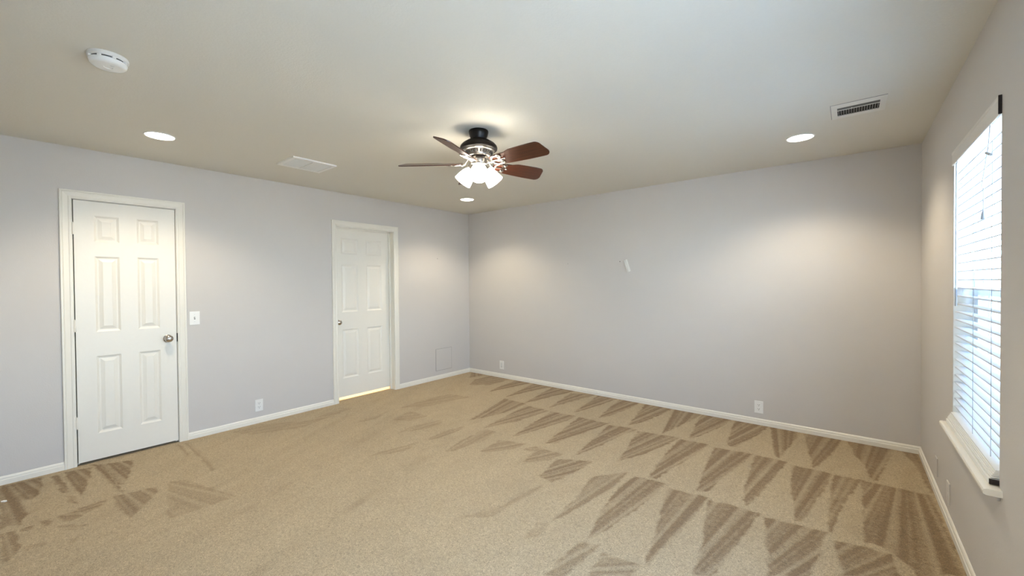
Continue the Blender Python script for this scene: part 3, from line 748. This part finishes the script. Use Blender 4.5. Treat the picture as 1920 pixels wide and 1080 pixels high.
tg = MB().add([(-.0038, .0062, -.006), (.0038, .0062, -.006), (.0038, .0062, .006), (-.0038, .0062, .006), (-.003, .017, .004), (.003, .017, .004), (.003, .017, .010), (-.003, .017, .010)],
              [(0, 1, 5, 4), (1, 2, 6, 5), (2, 3, 7, 6), (3, 0, 4, 7), (4, 5, 6, 7)])
tg.build('toggle', 'grey_plate', sw)
for s in (-1, 1): MB().lathe([(.006, .0032), (.0070, .0026), (.0072, 0)], (0, 0, s * .030), (0, 1, 0), 12).build('screw', 'grey_plate', sw)
pp = thing('painted_plate', 'wall coloured blank cover plate under the window, nearest the corner', 'wall plate', (W, -.775, .178), PI / 2)
plate(MB(), .072, .117, .005).build('cover_plate', 'wall', pp)
for s in (-1, 1): MB().lathe([(.005, .0032), (.006, .0026), (.0062, 0)], (0, 0, s * .042), (0, 1, 0), 12).build('screw', 'wall', pp)
pp = thing('painted_outlet', 'pale painted outlet plate on the wall below the window sill', 'wall plate', (W, -1.192, .174), PI / 2)
plate(MB(), .074, .120, .007).build('cover_plate', 'pale_plate', pp)
for s in (-1, 1): MB().box(-.016, .016, .007, .0082, s * .0195 - .013, s * .0195 + .013, .0004).build('receptacle', 'pale_plate', pp)
ap = thing('access_panel', 'small square wall coloured access panel low beside the further door', 'access panel', (0, -.527, .279), -PI / 2)
se = MB(); e = .0032
for x0, x1, z0, z1 in ((-.151, .151, -.157, -.157 + e), (-.151, .151, .157 - e, .157), (-.151, -.151 + e, -.157, .157), (.151 - e, .151, -.157, .157)):
    se.box(x0, x1, 0, .0008, z0, z1)
se.build('seam', 'seam', ap)
MB().box(-.147, .147, 0, .003, -.153, .153, .001).build('cover', 'wall', ap)

# tilted bracket and fixings on the back wall
br = thing('wall_bracket', 'small tilted white metal channel bracket screwed to the back wall', 'bracket', (2.590, 0, 1.564), PI)
tl = math.radians(18.4)
def rot_(x, y, z): return (x * math.cos(tl) + z * math.sin(tl), y, -x * math.sin(tl) + z * math.cos(tl))
def rbox(x0, x1, y0, y1, z0, z1):
    q = MB().box(x0, x1, y0, y1, z0, z1); q.v = [rot_(-x, y, z) for x, y, z in q.v]
    q.v = [(-x, y, z) for x, y, z in q.v]
    q.v = [(-x, y, z) for x, y, z in q.v]; return q
def tilt_box(x0, x1, y0, y1, z0, z1):
    q = MB().box(x0, x1, y0, y1, z0, z1)
    # seen from the room (local +x points to the photo's left): the top leans left
    q.v = [(x * math.cos(tl) + z * math.sin(tl), y, -x * math.sin(tl) + z * math.cos(tl)) for x, y, z in q.v]
    return q
tilt_box(-.018, .018, 0, .004, -.072, .072).build('back_plate', 'steel', br)
tilt_box(.011, .018, .004, .018, -.072, .072).build('flange', 'steel', br)
tilt_box(-.009, -.003, .004, .016, -.072, .072).build('flange', 'steel', br)
MB().lathe([(.0, .005), (.006, .004), (.007, 0)], (-.026 + .036, 0, .050), (0, 1, 0), 12).build('screw', 'brass_screw', br)
def nail(label, loc, rz, rr):
    return tag(MB().lathe([(0, rr), (.003, rr * .9), (.004, 0)], (0, 0, 0), (0, 1, 0), 12).build('wall_screw', 'brass_screw'), label, 'screw')
for lab, loc, rz, rr in (('dark screw head in the back wall just left of the tilted bracket', (2.497, 0, 1.615), PI, .0060),
                         ('tiny screw in the back wall well left of the bracket', (1.790, 0, 1.615), PI, .0038),
                         ('tiny screw in the left wall above the access panel', (0, -.629, 1.733), -PI / 2, .0048)):
    o = nail(lab, loc, rz, rr); o.location = loc; o.rotation_euler = (0, 0, rz)

# a white scrap on the carpet
sc_ = MB(); pts = [(-.016, -.008), (-.004, -.011), (.013, -.006), (.017, .004), (.003, .010), (-.013, .006)]
sc_.prism(pts, .001, .006)
o = sc_.build('paper_scrap', 'paper'); o.location = (.372, -4.568, 0); o.rotation_euler = (0, 0, .5)
tag(o, 'small white scrap lying on the carpet at the left edge', 'scrap')
